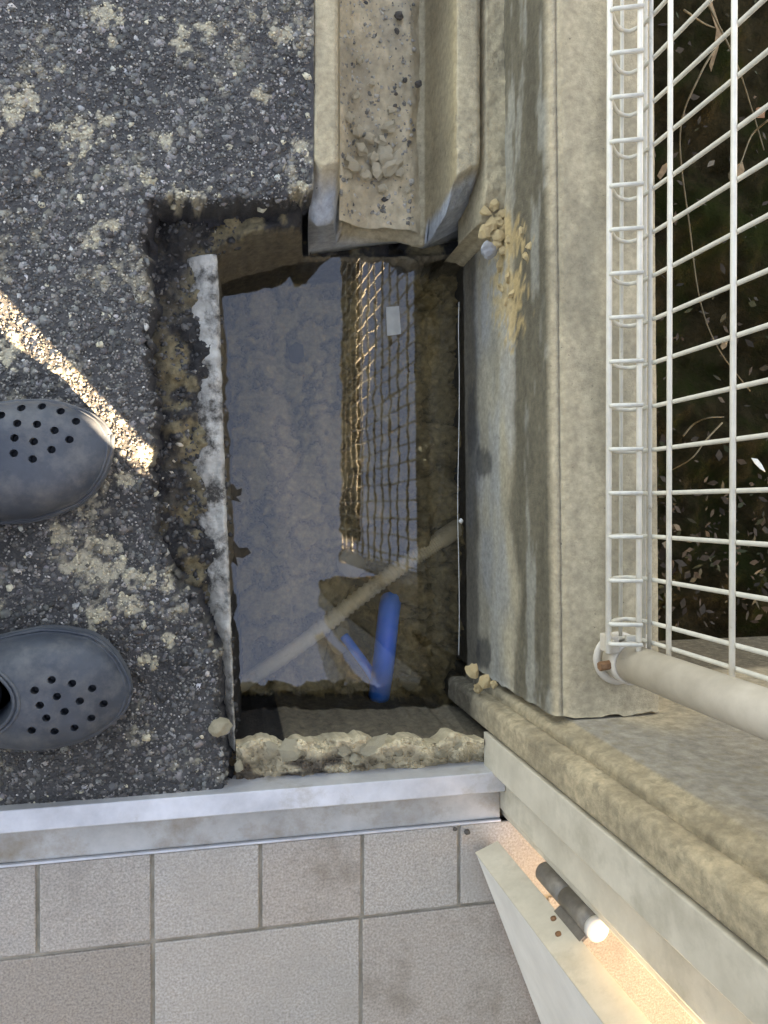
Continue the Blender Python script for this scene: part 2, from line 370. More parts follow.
# pebbles in the soil
n=2600; sx=bx0+rng.random(n)*(P(240,500).x-bx0); sy=by0+rng.random(n)*(by1-by0)
ix=np.clip(((sx-bx0)/.0026).astype(int),0,X.shape[1]-1); iy=np.clip(((sy-by0)/.0026).astype(int),0,X.shape[0]-1)
ok=(tr[iy,ix]<.1); sx,sy,ix,iy=sx[ok],sy[ok],ix[ok],iy[ok]; n=len(sx)
g=.02+.10*rng.random(n)**2; cols=np.stack([g*1.1,g*1.02,g*.9],-1); pl=rng.random(n)>.97; cols[pl]=srgb(170,160,140)
stones('pebbles', sx,sy,Z[iy,ix],.0015+.0035*rng.random(n)**2,cols,soil,M['aggregate'])

# deep bottom under everything
o=sheet('ground',[(-80,-80),(80,-80),(80,80),(-80,80)],-1.3,M['ditch']); tag(o,kind='structure')

# water
wp=[P(196,205,ZW),P(486,195,ZW),P(486,760,ZW),P(220,765,ZW)]
o=link('water', mesh('water',[(p.x,p.y,ZW) for p in wp],[(3,2,1,0)]), M['water']); tag(o,kind='structure'); o['label']='still muddy water mirroring the blue sky'

# ------------------------------------------------------------------ remaining left side of the old gutter
def strip_top(name, Lpts, Rpts, z, depth, m, nz=.006, seed=0, nu=26, nv=220, rough=4):
    # solid wall between two traced lines: a top with rough relief and a right face going down
    Lp=catmull([P(a,b,z) for a,b in Lpts],12); Rp=catmull([P(a,b,z) for a,b in Rpts],12)
    def at(pl,t):
        q=t*(len(pl)-1); k_=min(int(q),len(pl)-2); return pl[k_].lerp(pl[k_+1],q-k_)
    rows=[]
    for v in range(nv+1):
        t=v/nv; a=at(Lp,t); b=at(Rp,t); row=[]
        e=(fbm(np.array(t*60.),np.array(seed*1.),seed,4)-.5)*.001*rough*2
        row.append((a.x,a.y,z-depth))
        for u in range(nu+1):
            s=u/nu; p=a.lerp(b,s); h=(float(fbm(np.array(p.x*70),np.array(p.y*70),seed+5,4))-.5)*nz*2
            rr=max(0,s-.86)/.14
            row.append((p.x+e*s,p.y,z+h-rr*rr*.006-.03*(1-s)**1.5))
        row.append((b.x+e-.001,b.y,z-.03)); row.append((b.x+e-.003,b.y,z-depth)); rows.append(row)
    w=len(rows[0]); V=[p for r in rows for p in r]; F=[]
    for v in range(nv):
        for u in range(w-1): F.append((v*w+u,v*w+u+1,(v+1)*w+u+1,(v+1)*w+u))
        F.append((v*w+w-1,v*w,(v+1)*w,(v+1)*w+w-1))
    F.append(tuple(range(w))[::-1]); F.append(tuple(nv*w+u for u in range(w)))
    return link(name, mesh(name,V,F,True), m)
gw=strip_top('gutter_side_wall',[(186,252),(184,350),(190,470),(200,560),(214,650),(226,745)],[(217,254),(221,350),(225,470),(229,560),(232,650),(236,752)],-.034,.30,M['white_concrete'],nz=.005,seed=11,rough=1.3)
tag(gw,'whitish crumbling concrete strip along the left side of the flooded pit','wall')

# ------------------------------------------------------------------ concrete gutter running up to the broken end
YE=P(380,197,0).y
prof=[(311,-.2),(312,-.10),(313,-.004),(315.5,0),(325,0),(335,0),(338,-.004),(339,-.06),(340,-.125),(352,-.145),(380,-.15),(410,-.147),(424,-.14),(431,-.12),(438,-.085),(446,-.045),(454,-.006),(457,0),(468,0),(477,0),(479.5,-.004),(480,-.1),(480,-.2)]
def px2x(p,z): return P(p,140,z).x
pr=[]
for (a,za),(b,zb) in zip(prof[:-1],prof[1:]):
    for s in range(4):
        t=s/4; z=za+(zb-za)*t; pr.append((px2x(a+(b-a)*t,z),z,a+(b-a)*t))
pr.append((px2x(480,-.2),-.2,480))
ys=list(YE+np.linspace(0,.16,44)**1.0)+list(np.linspace(YE+.17,1.7,60))
V=[];cols=[]
def endoff(p,z):
    e=[(311,14),(320,22),(335,16),(345,2),(400,4),(425,4),(440,6),(455,2),(470,-14),(481,-26)]
    return float(np.interp(p,[a for a,_ in e],[b for _,b in e]))
for r,y in enumerate(ys):
    for (x,z,p) in pr:
        yy=y; dz=0
        t=max(0,1-(y-YE)/.16)
        off=endoff(p,z)/730*-1 + (float(fbm(np.array(p/13.),np.array(z*14),101,2))-.5)*.02
        yy=y+off*t
        brk=max(0,1-(y-YE)/ (.055 if (p<340) else (.035 if p>425 else .012)))
        if z>-.16: dz=-brk**.7*(.035+.03*float(fbm(np.array(p/7.),np.array(y*60),105,3)))*(1 if (p<341 or p>430) else .25)
        no=(float(fbm(np.array(x*80),np.array(y*80),107,4))-.5)*.004
        V.append((x+no*.5,yy,z+dz+no))
        st_=float(fbm(np.array(x*25),np.array(y*10),111,5))
        base=np.array(srgb(180,165,134))*(.62+.6*st_)
        if 424<p<457: base=np.array(srgb(158,142,110))*(.6+.6*st_)
        fresh=np.array(srgb(165,168,168))*(.7+.5*st_)
        f=min(1,brk*2.2) if (brk>0.03 and (p<341 or p>426)) else 0
        cols.append(base*(1-f)+fresh*f)
w=len(pr);F=[]
for r in range(len(ys)-1):
    for u in range(w-1): F.append((r*w+u,(r+1)*w+u,(r+1)*w+u+1,r*w+u+1))
    F.append((r*w+w-1,(r+1)*w+w-1,(r+1)*w,r*w))
# ragged end face, strip by strip, from the underside up
me=mesh('gutter',V,F,True,np.array(cols))
bm=bmesh.new(); bm.from_mesh(me); bm.verts.ensure_lookup_table()
cap=[bm.verts[u] for u in range(w)]
try:
    f=bm.faces.new(cap); f.normal_update(); r_=bmesh.ops.triangulate(bm,faces=[f])
except Exception: pass
bm.to_mesh(me); bm.free(); me.polygons.foreach_set('use_smooth',[True]*len(me.polygons))
gut=link('concrete_gutter',me,M['concrete_painted']); tag(gut,'beige concrete U-shaped gutter with snapped end above the flooded pit','gutter')
# sand lying in the gutter
sx0=px2x(338,-.12); sx1=px2x(438,-.1)
gx=np.arange(sx0,sx1,.0022); gy=np.arange(YE+.004,1.69,.0022*1.6); X,Y=np.meshgrid(gx,gy); px,py=W2P(X,Y,np.full_like(X,-.12))
Z=-.128+(fbm(X*30,Y*18,121,5,.6)-.5)*.022+.02*sstep(.03,0,X-sx0)
Z-= .03*sstep(408,436,px); rip=fbm(X*120,Y*120,125,3); Z+=(rip-.5)*.004*sstep(420,380,px)
c=np.array(srgb(182,167,138))[None,None]*(.62+.75*fbm(X*28,Y*28,127,5,.6)[...,None])
gr=sstep(.5,.62,fbm(X*22,Y*12,131,4))[...,None]*.5; c=c*(1-gr)+gr*np.array(srgb(150,140,120))
sand=link('sand',gridmesh('sand',X,Y,Z,col=c),M['sand']); tag(sand,'beige silty sand lying on the gutter floor','sand',kind='stuff')
n=1100; sx=sx0+rng.random(n)*(px2x(415,-.12)-sx0); sy=YE+.01+rng.random(n)*.5
q=W2P(sx,sy,np.full(n,-.12)); g=.12+.3*rng.random(n); cols=np.stack([g*1.08,g,g*.82],-1); dk=rng.random(n)>.96; cols[dk]=(.06,.055,.05)
zz=-.128+(fbm(sx*30,sy*18,121,5,.6)-.5)*.022+.02*sstep(.03,0,sx-sx0)
stones('pebbles',sx,sy,zz,.001+.0032*rng.random(n)**2.5,cols,sand,M['aggregate'])

# rocks and rubble
ORD=['first','second','third','fourth','fifth','sixth','seventh','eighth','ninth']
def rockmesh(seed, sub=3, amp=.35):
    bm=bmesh.new(); bmesh.ops.create_icosphere(bm,subdivisions=sub,radius=1)
    from mathutils import noise
    for v in bm.verts:
        p=v.co.copy(); d=noise.fractal(p*1.3+Vector((seed*7.1,0,0)),1,2,4); v.co=p*(1+amp*d)+noise.cell_vector(p*1.7+Vector((seed,0,0)))*.07
    return bm2me('chunk',bm,False)
RM=[rockmesh(s,3,.28) for s in range(6)]
RJ=[rockmesh(s+20,2,.7) for s in range(6)]
def rock(name, p, r, m, k_, label, cat, group=None, flat=.7, rot=None):
    me=(RJ if name in ('sand_flake','plaster_crumb','mortar_chunk','mortar_lump') else RM)[k_%6].copy(); me.materials.append(m)
    o=link(name,me); o.location=p; o.scale=(r*random.uniform(.9,1.25),r*random.uniform(.8,1.1),r*flat); o.rotation_euler=(random.uniform(-.4,.4),random.uniform(-.4,.4),random.uniform(0,6.28) if rot is None else rot)
    return tag(o,label,cat,group)
M['dark_stone']=mat('dark_stone',srgb(66,62,56),srgb(96,90,82),60,.85,.3)
M['chunk']=mat('grey_mortar_chunk',srgb(178,164,136),srgb(218,205,176),60,.92,.8,220,bdist=.003)
CH=[(352,166,9),(362,150,6),(374,158,7),(386,155,9),(392,165,10),(381,141,6),(389,128,6),(370,138,5),(358,132,6),(350,118,5),(356,96,4),(372,84,3.5),(392,110,4),(383,188,4),(360,60,3.5),(408,190,3.5),(366,176,6),(400,172,5),(378,172,7),(345,175,6)]
for q,(a,b,r) in enumerate(CH):
    rock('mortar_chunk',P(a,b,-.115),r/640,M['chunk'],q,'grey broken mortar chunk lying in the gutter sand','rubble','mortar chunks in the gutter')
for q,(a,b,r) in enumerate([(405,80,2.5),(396,94,2),(395,106,2),(418,84,3.5),(409,142,2),(414,130,2),(399,16,5),(397,31,2.5)]):
    rock('dark_pebble',P(a,b,-.118),r/640,M['dark_stone'],q,'small dark pebble on the gutter sand','pebble','dark pebbles in the gutter')

# ------------------------------------------------------------------ narrow apron between gutter and wall
ax0=px2x(484,0); ax1=XW-.0006; ay0=P(495,222,0).y
gx=np.linspace(ax0,ax1,22); gy=np.concatenate([np.arange(ay0,ay0+.5,.003),np.linspace(ay0+.51,1.7,80)]); X,Y=np.meshgrid(gx,gy)
t=np.clip(1-(Y-ay0)/.05,0,1)
Z=-.003+(fbm(X*80,Y*80,141,4)-.5)*.006-.03*t**1.5
edge=np.clip(1-(X-ax0)/.004,0,1); Z-=edge*.03
Y2=Y+(fbm(X*60,Y*0+3,143,2)-.5)*.016*t
Z[0,:]=-.2; Z[:,0]=np.minimum(Z[:,0],-.12)
c=np.array(srgb(176,160,128))[None,None]*(.6+.75*fbm(X*40,Y*20,147,5,.6)[...,None])
Zb=Z.copy()
apron=link('concrete_apron',gridmesh('concrete_apron',X,Y2,Z,col=c),M['concrete_painted']); tag(apron,'narrow rough concrete strip between gutter and low wall','kerb')

# ------------------------------------------------------------------ low wall
YWE=P(565,718,ZT).y
def wallx(y): return .012*(y-.2)*-1 - 0     # it runs a touch askew
wp=[(0,-.42),(0,-.2),(0,-.12),(0,-.05),(0,0),(0,.05),(0,.1),(0,.128),(.004,.139),(.010,.144),(.0115,.1415),(.013,.1445),(.02,.148),(.05,.1485),(.10,.149),(.135,.148),(.147,.145),(.15,.138),(.15,0),(.15,-.42)]
pr=[]
for (a,za),(b,zb) in zip(wp[:-1],wp[1:]):
    ns=max(1,int(math.hypot(b-a,zb-za)/.006)) if a<.14 else 2
    for s in range(ns): t=s/ns; pr.append((a+(b-a)*t,za+(zb-za)*t))
pr.append(wp[-1])
ys=np.concatenate([np.arange(YWE,.95,.007),np.linspace(.96,1.9,30)])
A=np.array(pr); Xp=XW+A[:,0][None]+0*ys[:,None]; Zp=A[:,1][None]+0*ys[:,None]; Yp=ys[:,None]+0*Xp
Xp=Xp+wallx(Yp)
s_=np.arange(len(pr))[None]*.006+0*Yp
Nn=(fbm(s_*70,Yp*70,151,4)-.5)*.0022
nxv=np.where(A[:,0]<.004,-1,0)[None]; nzv=np.where(A[:,0]>=.004,1,0)[None]
Xp=Xp+Nn*nxv; Zp=Zp+Nn*nzv*(A[:,1]>.1)[None]
Yp=np.where(Yp<YWE+.004, Yp+(fbm(s_*60,Yp*0+2,155,3)-.5)*.008, Yp)
qx,qy=W2P(np.full_like(Xp,XW),Yp,Zp*1.0)
f1=fbm(s_*22,Yp*9,157,5,.6)[...,None]; f2=fbm(s_*60,Yp*14,163,5,.6)[...,None]; f3=fbm(s_*9,Yp*4,169,4)[...,None]
face=np.array(srgb(104,97,80))*(.5+.85*f2)
wh=sstep(.5,.62,fbm(s_*40,Yp*6,173,5,.65))[...,None]*.6; face=face*(1-wh)+wh*np.array(srgb(160,158,146))*(.7+.5*f2)
low=np.array(srgb(174,162,136))*(.55+.8*f1)
gl=sstep(.42,.62,fbm(s_*14,Yp*5,175,4))[...,None]*.7; low=low*(1-gl)+gl*np.array(srgb(160,158,150))*(.6+.7*f2)
zl=Zp+ (fbm(s_*10,Yp*9,177,4)-.5)*.07
wl=sstep(.03,.0,zl)[...,None]*sstep(P(500,190,0).y+.05,P(500,240,0).y,Yp)[...,None]
cface=face*(1-wl)+wl*low
damp=sstep(-.125,-.150,Zp+(fbm(s_*0+1,Yp*30,181,4)-.5)*.02)[...,None]; cface=cface*(1-.7*damp)+.7*damp*np.array((.035,.028,.018))
for (a,b,rx,ry,dk) in [(482,462,8,17,.75),(481,655,7,18,.75),(472,425,5,40,.6)]:
    e=np.hypot((qx-a)/rx,(qy-b)/ry)+(f2[...,0]-.5)*1.0; w_=sstep(1.1,.8,e)[...,None]*dk; cface=cface*(1-w_)+w_*np.array((.06,.055,.045))
for (a,b,rx,ry) in [(510,300,14,32),(505,240,18,25)]:
    e=np.hypot((qx-a)/rx,(qy-b)/ry)+(fbm(s_*130,Yp*90,199,4,.65)-.5)*3.0; w_=sstep(1.1,.8,e)[...,None]*.8; cface=cface*(1-w_)+w_*np.array(srgb(186,160,112))*(.6+.7*f1)
ctop=np.array(srgb(178,163,134))*(.78+.36*f2)
gt=sstep(.5,.66,fbm(s_*16,Yp*7,187,5,.6))[...,None]*.45; ctop=ctop*(1-gt)+gt*np.array(srgb(122,114,94))
iface=(A[:,0]<.004)[None,:,None]
col=np.where(iface,cface,ctop)
me=gridmesh('low_wall',Xp,Yp,Zp,col=col)
bm=bmesh.new(); bm.from_mesh(me); bm.verts.ensure_lookup_table()
bm.faces.new([bm.verts[u] for u in range(len(pr))]); bm.to_mesh(me); bm.free()
lw=link('low_wall',me,M['concrete_painted']); tag(lw,'low weathered concrete wall with grey-green side face carrying the white mesh fence','wall')

# flaky sandy crust where the apron broke off
FL=[(486,212,6),(494,206,6),(503,214,6),(498,222,7),(490,226,7),(508,228,6),(484,232,6),(497,236,7),(511,240,5),(504,250,6),(496,246,6),(525,232,4.5),(532,246,4),(528,256,4),(502,266,5),(510,278,6),(503,288,5),(514,294,4.5),(508,302,4)]
for q,(a,b,r) in enumerate(FL):
    z=-.012 if b<256 else .02
    p=P(a,b,z); p.x=min(p.x,XW-.001)
    if a>510 or b>260:
        zz_=H-(XW)/(P(a,b,0).x)*H; p=Vector((XW-.001+wallx(P(a,b,0).y), P(a,b,zz_).y, zz_))
    rock('sand_flake',p,r/760,M['flake'],q,'crumbly ochre sand crust flake stuck to the wall beside the gutter end','crust','sand crust flakes by the gutter end',.6)
M['chip']=mat('grey_chip',srgb(132,134,134),srgb(160,160,158),40,.85,.3)
rock('concrete_chip',P(489,250,-.01),.015,M['chip'],2,'blue-grey concrete chip hanging at the corner of the gutter end','rubble',None,.5)

# ------------------------------------------------------------------ fence of welded mesh
XF=.519
fence=empty('mesh_fence',(XF,YWE+.12,ZT)); tag(fence,'white welded wire mesh fence with curled bottom edge on the low wall','fence')
def child(name,V,F,m,parent,smooth=True):
    me=mesh(name,[Vector(v)-Vector(parent.location) for v in V],F,smooth); me.materials.append(m)
    o=bpy.data.objects.new(name,me); C.objects.link(o); o.parent=parent; return o
FT=1.75
yA=P(650,640,.19).y; yB=1.75
xz=[(XF,FT),(XF,.215),(XF-.001,.186),(XF-.012,.170),(XF-.030,.176),(XF-.048,.195),(XF-.0535,.2035)]
lw_=[('w',(XF-.0535,.199),.0034),('w',(XF-.0215,.2135),.0033),('g',(XF-.020,.1685),.0024),('g',(XF+.002,.186),.0025),('g',(XF-.0045,.209),.0025)]
hz=.250
while hz<FT-.02: lw_.append(('w',(XF-.0048,hz),.0029)); hz+=.112
for kind,(x,z),r in lw_:
    r*=1.08
    v,f=tube([(x,yA-.012,z),(x,(yA+yB)/2,z),(x,yB,z)],r,8)
    child('long_wire',v,f,M['white_wire' if kind=='w' else 'grey_wire'],fence)
path=[Vector((x,0,z)) for x,z in xz]; path=path[:2]+catmull(path[2:],4)+[Vector((XF-.0515,0,.2065)),Vector((XF-.020,0,.2195))]
v,f=tube(path,.0027,7)
vm=mesh('cross_wire',[Vector(a)-Vector((XF,0,ZT)) for a in v],f,True); vm.materials.append(M['grey_wire'])
yy=yA
pitch=(P(640,597,.2).y-P(640,640,.2).y)
ylist=[yA, yA+.024]+[yA+.024+pitch*q for q in range(1,48)]
for y in ylist:
    if y>yB: break
    o=bpy.data.objects.new('cross_wire',vm); C.objects.link(o); o.parent=fence; o.location=(0,y-fence.location.y,0)

# post
pb=P(626,661,.170)
post=empty('fence_post',(pb.x,pb.y,ZT)); tag(post,'round grey steel pipe post standing at the end of the mesh fence','post')
v,f=tube([(pb.x,pb.y,ZT-.004),(pb.x,pb.y,.5),(pb.x,pb.y,1.58)],.0235,40); child('pipe',v,f,M['post'],post)
v,f=tube([(pb.x,pb.y,1.575),(pb.x,pb.y,1.59),(pb.x,pb.y,1.6)],.026,32,rs=[.026,.026,.018]); child('cap',v,f,M['post'],post)
def ring(cx,cy,z0,z1,r0,r1,n=40):
    V=[];F=[]
    for q in range(n):
        a=2*math.pi*q/n; c,s=math.cos(a),math.sin(a)
        V+=[(cx+r0*c,cy+r0*s,z0),(cx+r1*c,cy+r1*s,z0),(cx+r1*c,cy+r1*s,z1),(cx+r0*c,cy+r0*s,z1)]
    for q in range(n):
        p=(q+1)%n
        for e in range(4): F.append((q*4+e,p*4+e,p*4+(e+1)%4,q*4+(e+1)%4))
    return V,F
v,f=ring(pb.x,pb.y,.166,.188,.0232,.0268); band=child('clamp_band',v,f,M['post'],post)
v,f=ring(pb.x,pb.y,ZT-.002,.152,.0232,.034); child('base_flange',v,f,M['post'],post)
bm=box(pb.x-.033,pb.x-.020,pb.y+.014,pb.y+.036,.163,.190,.002); child('clamp_lug',[x.co for x in bm.verts],[[y.index for y in x.verts] for x in bm.faces],M['post'],post,False); bm.free()
v,f=tube([(pb.x-.040,pb.y-.004,.176),(pb.x-.022,pb.y-.002,.176)],.006,6); bo=child('bolt',v,f,M['rust'],post,False)
bm=box(pb.x-.006,pb.x+.028,pb.y+.018,pb.y+.034,.176,.182,.001); child('fence_bracket',[x.co for x in bm.verts],[[y.index for y in x.verts] for x in bm.faces],M['grey_wire'],post,False); bm.free()
# added board above the fence, standing for what hides the sky in the water
bm=box(XF+.008,XF+.020,-.14,1.75,1.42,1.77,.003); o=link('added_timber_rail',bm2me('added_timber_rail',bm),M['wood']); tag(o,'added brown timber board above the fence, making the dark band mirrored in the pit water','board')

# ------------------------------------------------------------------ concrete pillar beside the doorway
XP=.387; YP0=P(562,718,ZT).y-.004; YP1=P(487,734,0).y
foot=[(3.6,YP1-.1),(.47,YP1-.1),(.47,YP1),(XP+.004,YP1),(XP,YP1+.003),(XP,YP1+.030),(XP+.002,YP1+.036),(XP+.008,YP1+.039),(XP+.024,YP1+.041),(XP+.026,YP1+.036),(XP+.029,YP1+.036),(XP+.031,YP1+.046),(XP+.036,YP1+.050),(XP+.046,YP1+.051),(XP+.056,YP0),(XP+.1,YP0),(.8,YP0),(3.6,YP0)]  # right end drawn out of view to shade the yard and fence
fp=[]
for (a,b),(c_,d_) in zip(foot[:-1],foot[1:]):
    ns=max(1,min(30,int(math.hypot(c_-a,d_-b)/.0035)))
    for s in range(ns): t=s/ns; fp.append((a+(c_-a)*t,b+(d_-b)*t))
fp.append(foot[-1])
zs=np.concatenate([np.arange(-.35,.75,.006),np.linspace(.76,1.5,36)])
A=np.array(fp); Xp=A[:,0][None]+0*zs[:,None]; Yp=A[:,1][None]+0*zs[:,None]; Zp=zs[:,None]+0*Xp
s_=np.arange(len(fp))[None]*.0035+0*Zp
corner=((A[:,0]<XP+.055)&(A[:,1]>YP1-.001)&(A[:,0]<.46))[None]
flk=fbm(s_*55,Zp*40,201,5,.6); Nn=((np.floor(flk*7)/7-.5)*.7+(flk-.5)*.3)*np.where(corner,.0075,.0008); Xp=Xp-Nn*.7; Yp=Yp+Nn*.7
f1=fbm(s_*30,Zp*22,203,5,.65)[...,None]; f2=fbm(s_*70,Zp*60,207,4,.6)[...,None]
col=np.array(srgb(186,169,138))*(.45+1.0*fbm(s_*16,Zp*11,203,4,.6)[...,None])
fr=(~corner&(A[:,0]>XP+.05)[None])[...,None]; cf=np.array(srgb(180,165,138))*(.8+.35*fbm(s_*5,Zp*4,204,3)[...,None])
bl=sstep(.42,.6,fbm(s_*9,Zp*3,211,3))[...,None]*.6; cf=cf*(1-bl)+bl*np.array(srgb(140,138,132)); col=np.where(fr,cf,col)
wetd=sstep(-.06,-.1,Zp)[...,None]; col=col*(1-.75*wetd)+.75*wetd*np.array((.04,.032,.02))
pil=link('concrete_pillar',gridmesh('concrete_pillar',Xp,Yp,Zp,col=col),M['plaster']); tag(pil,'tall rough-plastered concrete pillar with flaking corner beside the door','pillar')
# little crust at the pillar's foot
for q,(a,b,r,z) in enumerate([(473,671,8,-.04),(484,681,7,-.03),(478,688,6,-.06),(494,684,5,-.02)]):
    rock('plaster_crumb',P(a,b,z),r/760,M['flake'],q,ORD[q]+' of the beige plaster crumbs from the top, at the pillar foot','rubble','plaster crumbs at the pillar foot',.6)

# metal door frame
fr_=empty('door_frame',(XP,YP1,0)); tag(fr_,'pale aluminium door frame upright fixed to the concrete pillar','door frame')
def cbox(name,parent,m,x0,x1,y0,y1,z0,z1,bev=.0015):
    bm=box(min(x0,x1),max(x0,x1),min(y0,y1),max(y0,y1),z0,z1,bev); V=[v.co.copy() for v in bm.verts]; bm.verts.index_update(); F=[[v.index for v in f.verts] for f in bm.faces]; bm.free()
    return child(name,V,F,m,parent,False)
yb1=P(499,769,.0).y; ya1=P(509,818,.0).y
cbox('flat_upright',fr_,M['frame_metal'],XP-.002,XP+.05,yb1,YP1-.002,-.02,1.47)
cbox('inner_upright',fr_,M['frame_metal'],XP+.018,XP+.05,ya1+.012,yb1-.006,-.02,1.47,.003)
cbox('stop_bead',fr_,M['frame_metal'],XP+.024,XP+.05,ya1,ya1+.0115,-.02,1.47,.002)

# ------------------------------------------------------------------ mortar ridge in front of the threshold
ux=np.linspace(236,484,200); vv_=np.linspace(0,1,34); PX,VV=np.meshgrid(ux,vv_)
fl=741-(PX-240)*.008+(fbm(PX/24,PX*0+1,221,3,.5)-.5)*17+(fbm(PX/6,PX*0+4,222,2)-.5)*4
fl=np.where(PX<262,fl+7*(262-PX)/26,fl)
py=fl+VV*(782-.075*(PX-240)+6-fl); px=PX; dd=py-fl
fz_=fbm(px/17,py/13,223,5,.55); Z=-.016+((np.floor(fz_*9)/9)*.6+fz_*.4-.5)*.042-.014*sstep(8,24,dd)-.006*sstep(5,0,dd)
pts_=[[P(float(px[a,b]),float(py[a,b]),float(Z[a,b])) for b in range(px.shape[1])] for a in range(px.shape[0])]
X=np.array([[p.x for p in r] for r in pts_]); Y=np.array([[p.y for p in r] for r in pts_])
X=np.vstack([X[:1],X]); Y=np.vstack([Y[:1]-.006,Y]); Z=np.vstack([Z[:1]-.045,Z]); px=np.vstack([px[:1],px]); py=np.vstack([py[:1],py]); dd=np.vstack([dd[:1],dd])
f1=fbm(px/10,py/10,227,5,.65)[...,None]; c=np.array(srgb(190,174,142))*(.45+1.0*f1)
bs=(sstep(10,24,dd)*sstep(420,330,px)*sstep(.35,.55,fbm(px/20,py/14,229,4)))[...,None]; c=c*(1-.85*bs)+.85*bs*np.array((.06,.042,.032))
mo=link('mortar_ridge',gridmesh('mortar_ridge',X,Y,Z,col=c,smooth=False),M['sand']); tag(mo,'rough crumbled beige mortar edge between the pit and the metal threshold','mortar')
rock('pebble',P(220,727,.008),.0125,M['mortar'],1,'round beige pebble at the lower left corner of the pit','pebble',None,.8)
rock('pebble',P(239,766,-.01),.007,M['mortar'],3,'small brown pebble against the left end of the mortar edge','pebble',None,.8)
for q,(a,b,r) in enumerate([(270,747,6),(292,748,11),(318,751,6),(343,750,6),(374,746,11),(398,752,6),(421,748,6),(440,752,5),(462,746,6),(355,760,6)]):
    rock('mortar_lump',P(a,b,-.021),r/720,M['mortar'],q,ORD[q]+' pale mortar lump from the left along the lower pit edge' if q<9 else 'pale mortar lump set back from the pit edge against the threshold','rubble','mortar lumps along the pit edge',.55)

# ------------------------------------------------------------------ threshold and tiles
ZS=.018
yt=P(300,787.5,ZS).y; ym=P(300,809,ZS).y; yl=P(300,836,ZS-.022).y
xl=-1.6; xr=XP+.0175
th=empty('door_threshold',((xl+xr)/2,ym,0)); tag(th,'two-step aluminium door threshold along the tiled floor','threshold')
cbox('upper_rail',th,M['aluminium'],xl,xr,yt,ym,-.06,ZS,.0015)
cbox('lower_rail',th,M['stained_metal'],xl,xr,ym-.0025,yl,-.06,ZS-.022,.001)
cbox('edge_lip',th,M['aluminium'],xl,xr,yl-.0005,yl-.004,-.06,ZS-.017,.001)
# asphalt joint under threshold
floor=empty('tile_floor',(0,yl-.4,0)); tag(floor,kind='structure'); floor['label']='floor of speckled grey tiles behind the threshold'
jy=P(300,925,0).y
jx=[P(a,885,0).x for a in (37.5,150.5,257,360,459)]
dx=(jx[-1]-jx[0])/4; gap=.0024
base=cbox('grout_bed',floor,M['grout'],-1.7,1.6,yl-.0045,-1.7,-.08,-.0035,0)
def tile(x0_,x1_,y0_,y1_,m):
    dz=random.uniform(-.0006,.0006)
    return cbox('tile',floor,m,x0_+gap,x1_-gap,y1_+gap,y0_-gap,-.02,dz,.0015)
xs_=[jx[0]+dx*q for q in range(-9,9)]
for q in range(len(xs_)-1): tile(xs_[q],xs_[q+1],yl-.0045+gap,jy,M[random.choice(['tile','tile_worn','tile_pale'])])
big0=P(153,985,0).x; bdx=P(361,985,0).x-big0
for r in range(4):
    for q in range(-6,6):
        tile(big0+bdx*q,big0+bdx*(q+1),jy-bdx*r,jy-bdx*(r+1),M['tile_brown'] if (q==-1 and r==0) or (q*7+r*3)%5==4 and r>0 else M[random.choice(['tile','tile_worn','tile_pale'])])

rock('dark_crumb',P(467,832,.003),.0042,M['dark_stone'],2,'dark crumb on the tile just left of the tile joint by the threshold end','crumb',None,.6)
rock('dark_crumb',P(455,829,.003),.0032,M['dark_stone'],4,'smaller dark crumb on the tile against the threshold lip','crumb',None,.6)
# ------------------------------------------------------------------ door with hinge
A_=P(475.6,853,.012); B_=P(497.8,842.4,.012); Dn=P(541,1024,.012)
ld=(Dn-A_); ld.z=0; ld.normalize(); nd=Vector((-ld.y,ld.x,0));
if nd.dot(B_-A_)<0: nd=-nd
thk=(B_-A_).dot(nd)
door=empty('metal_door',A_); tag(door,'pale grey metal door swung open beside the frame, bottom right','door')
def slab(name,parent,m,o,u,v,lu,lv,z0,z1,bev=.001):
    bm=box(0,1,0,1,0,1); 
    for q in bm.verts:
        a=q.co; q.co=o+u*(a.x*lu)+v*(a.y*lv)+Vector((0,0,z0+(z1-z0)*a.z-o.z))
    if bev: bmesh.ops.bevel(bm,geom=bm.edges[:],offset=bev,segments=2,affect='EDGES')
    bmesh.ops.recalc_face_normals(bm,faces=bm.faces); bm.verts.index_update()
    V=[q.co.copy() for q in bm.verts]; F=[[q.index for q in f.verts] for f in bm.faces]; bm.free()
    return child(name,V,F,m,parent,False)
slab('leaf_face',door,M['door_paint'],A_+nd*.0+ld*.0008,ld,nd,.68,thk*.5-.0005,.013,1.45)
slab('leaf_back',door,M['door_paint'],A_+nd*(thk*.5)+ld*.0008,ld,nd,.68,thk*.5,.013,1.45)
slab('edge_strip',door,M['frame_metal'],A_-ld*.0015-nd*.0005,ld,nd,.0022,thk+.001,.012,1.45,.0005)
hp=P(545,871,.14); hq=P(594,927,.27)
hb=Vector(((hp.x+hq.x)/2,(hp.y+hq.y)/2,0))
hg=empty('door_hinge',(hb.x,hb.y,.14)); hg['label']='dark two-knuckle hinge with cap coloured pale as if sunlit'
v,f=tube([(hb.x,hb.y,.135),(hb.x,hb.y,.141),(hb.x,hb.y,.204)],.0135,28,rs=[.009,.0135,.0135]); child('lower_knuckle',v,f,M['dark_metal'],hg)
v,f=tube([(hb.x,hb.y,.2055),(hb.x,hb.y,.272)],.0132,28); child('upper_knuckle',v,f,M['dark_metal'],hg)
v,f=tube([(hb.x,hb.y,.272),(hb.x,hb.y,.2785),(hb.x,hb.y,.280)],.0135,28,rs=[.0134,.0134,.0122]); child('cap',v,f,M['hinge_cap'],hg)
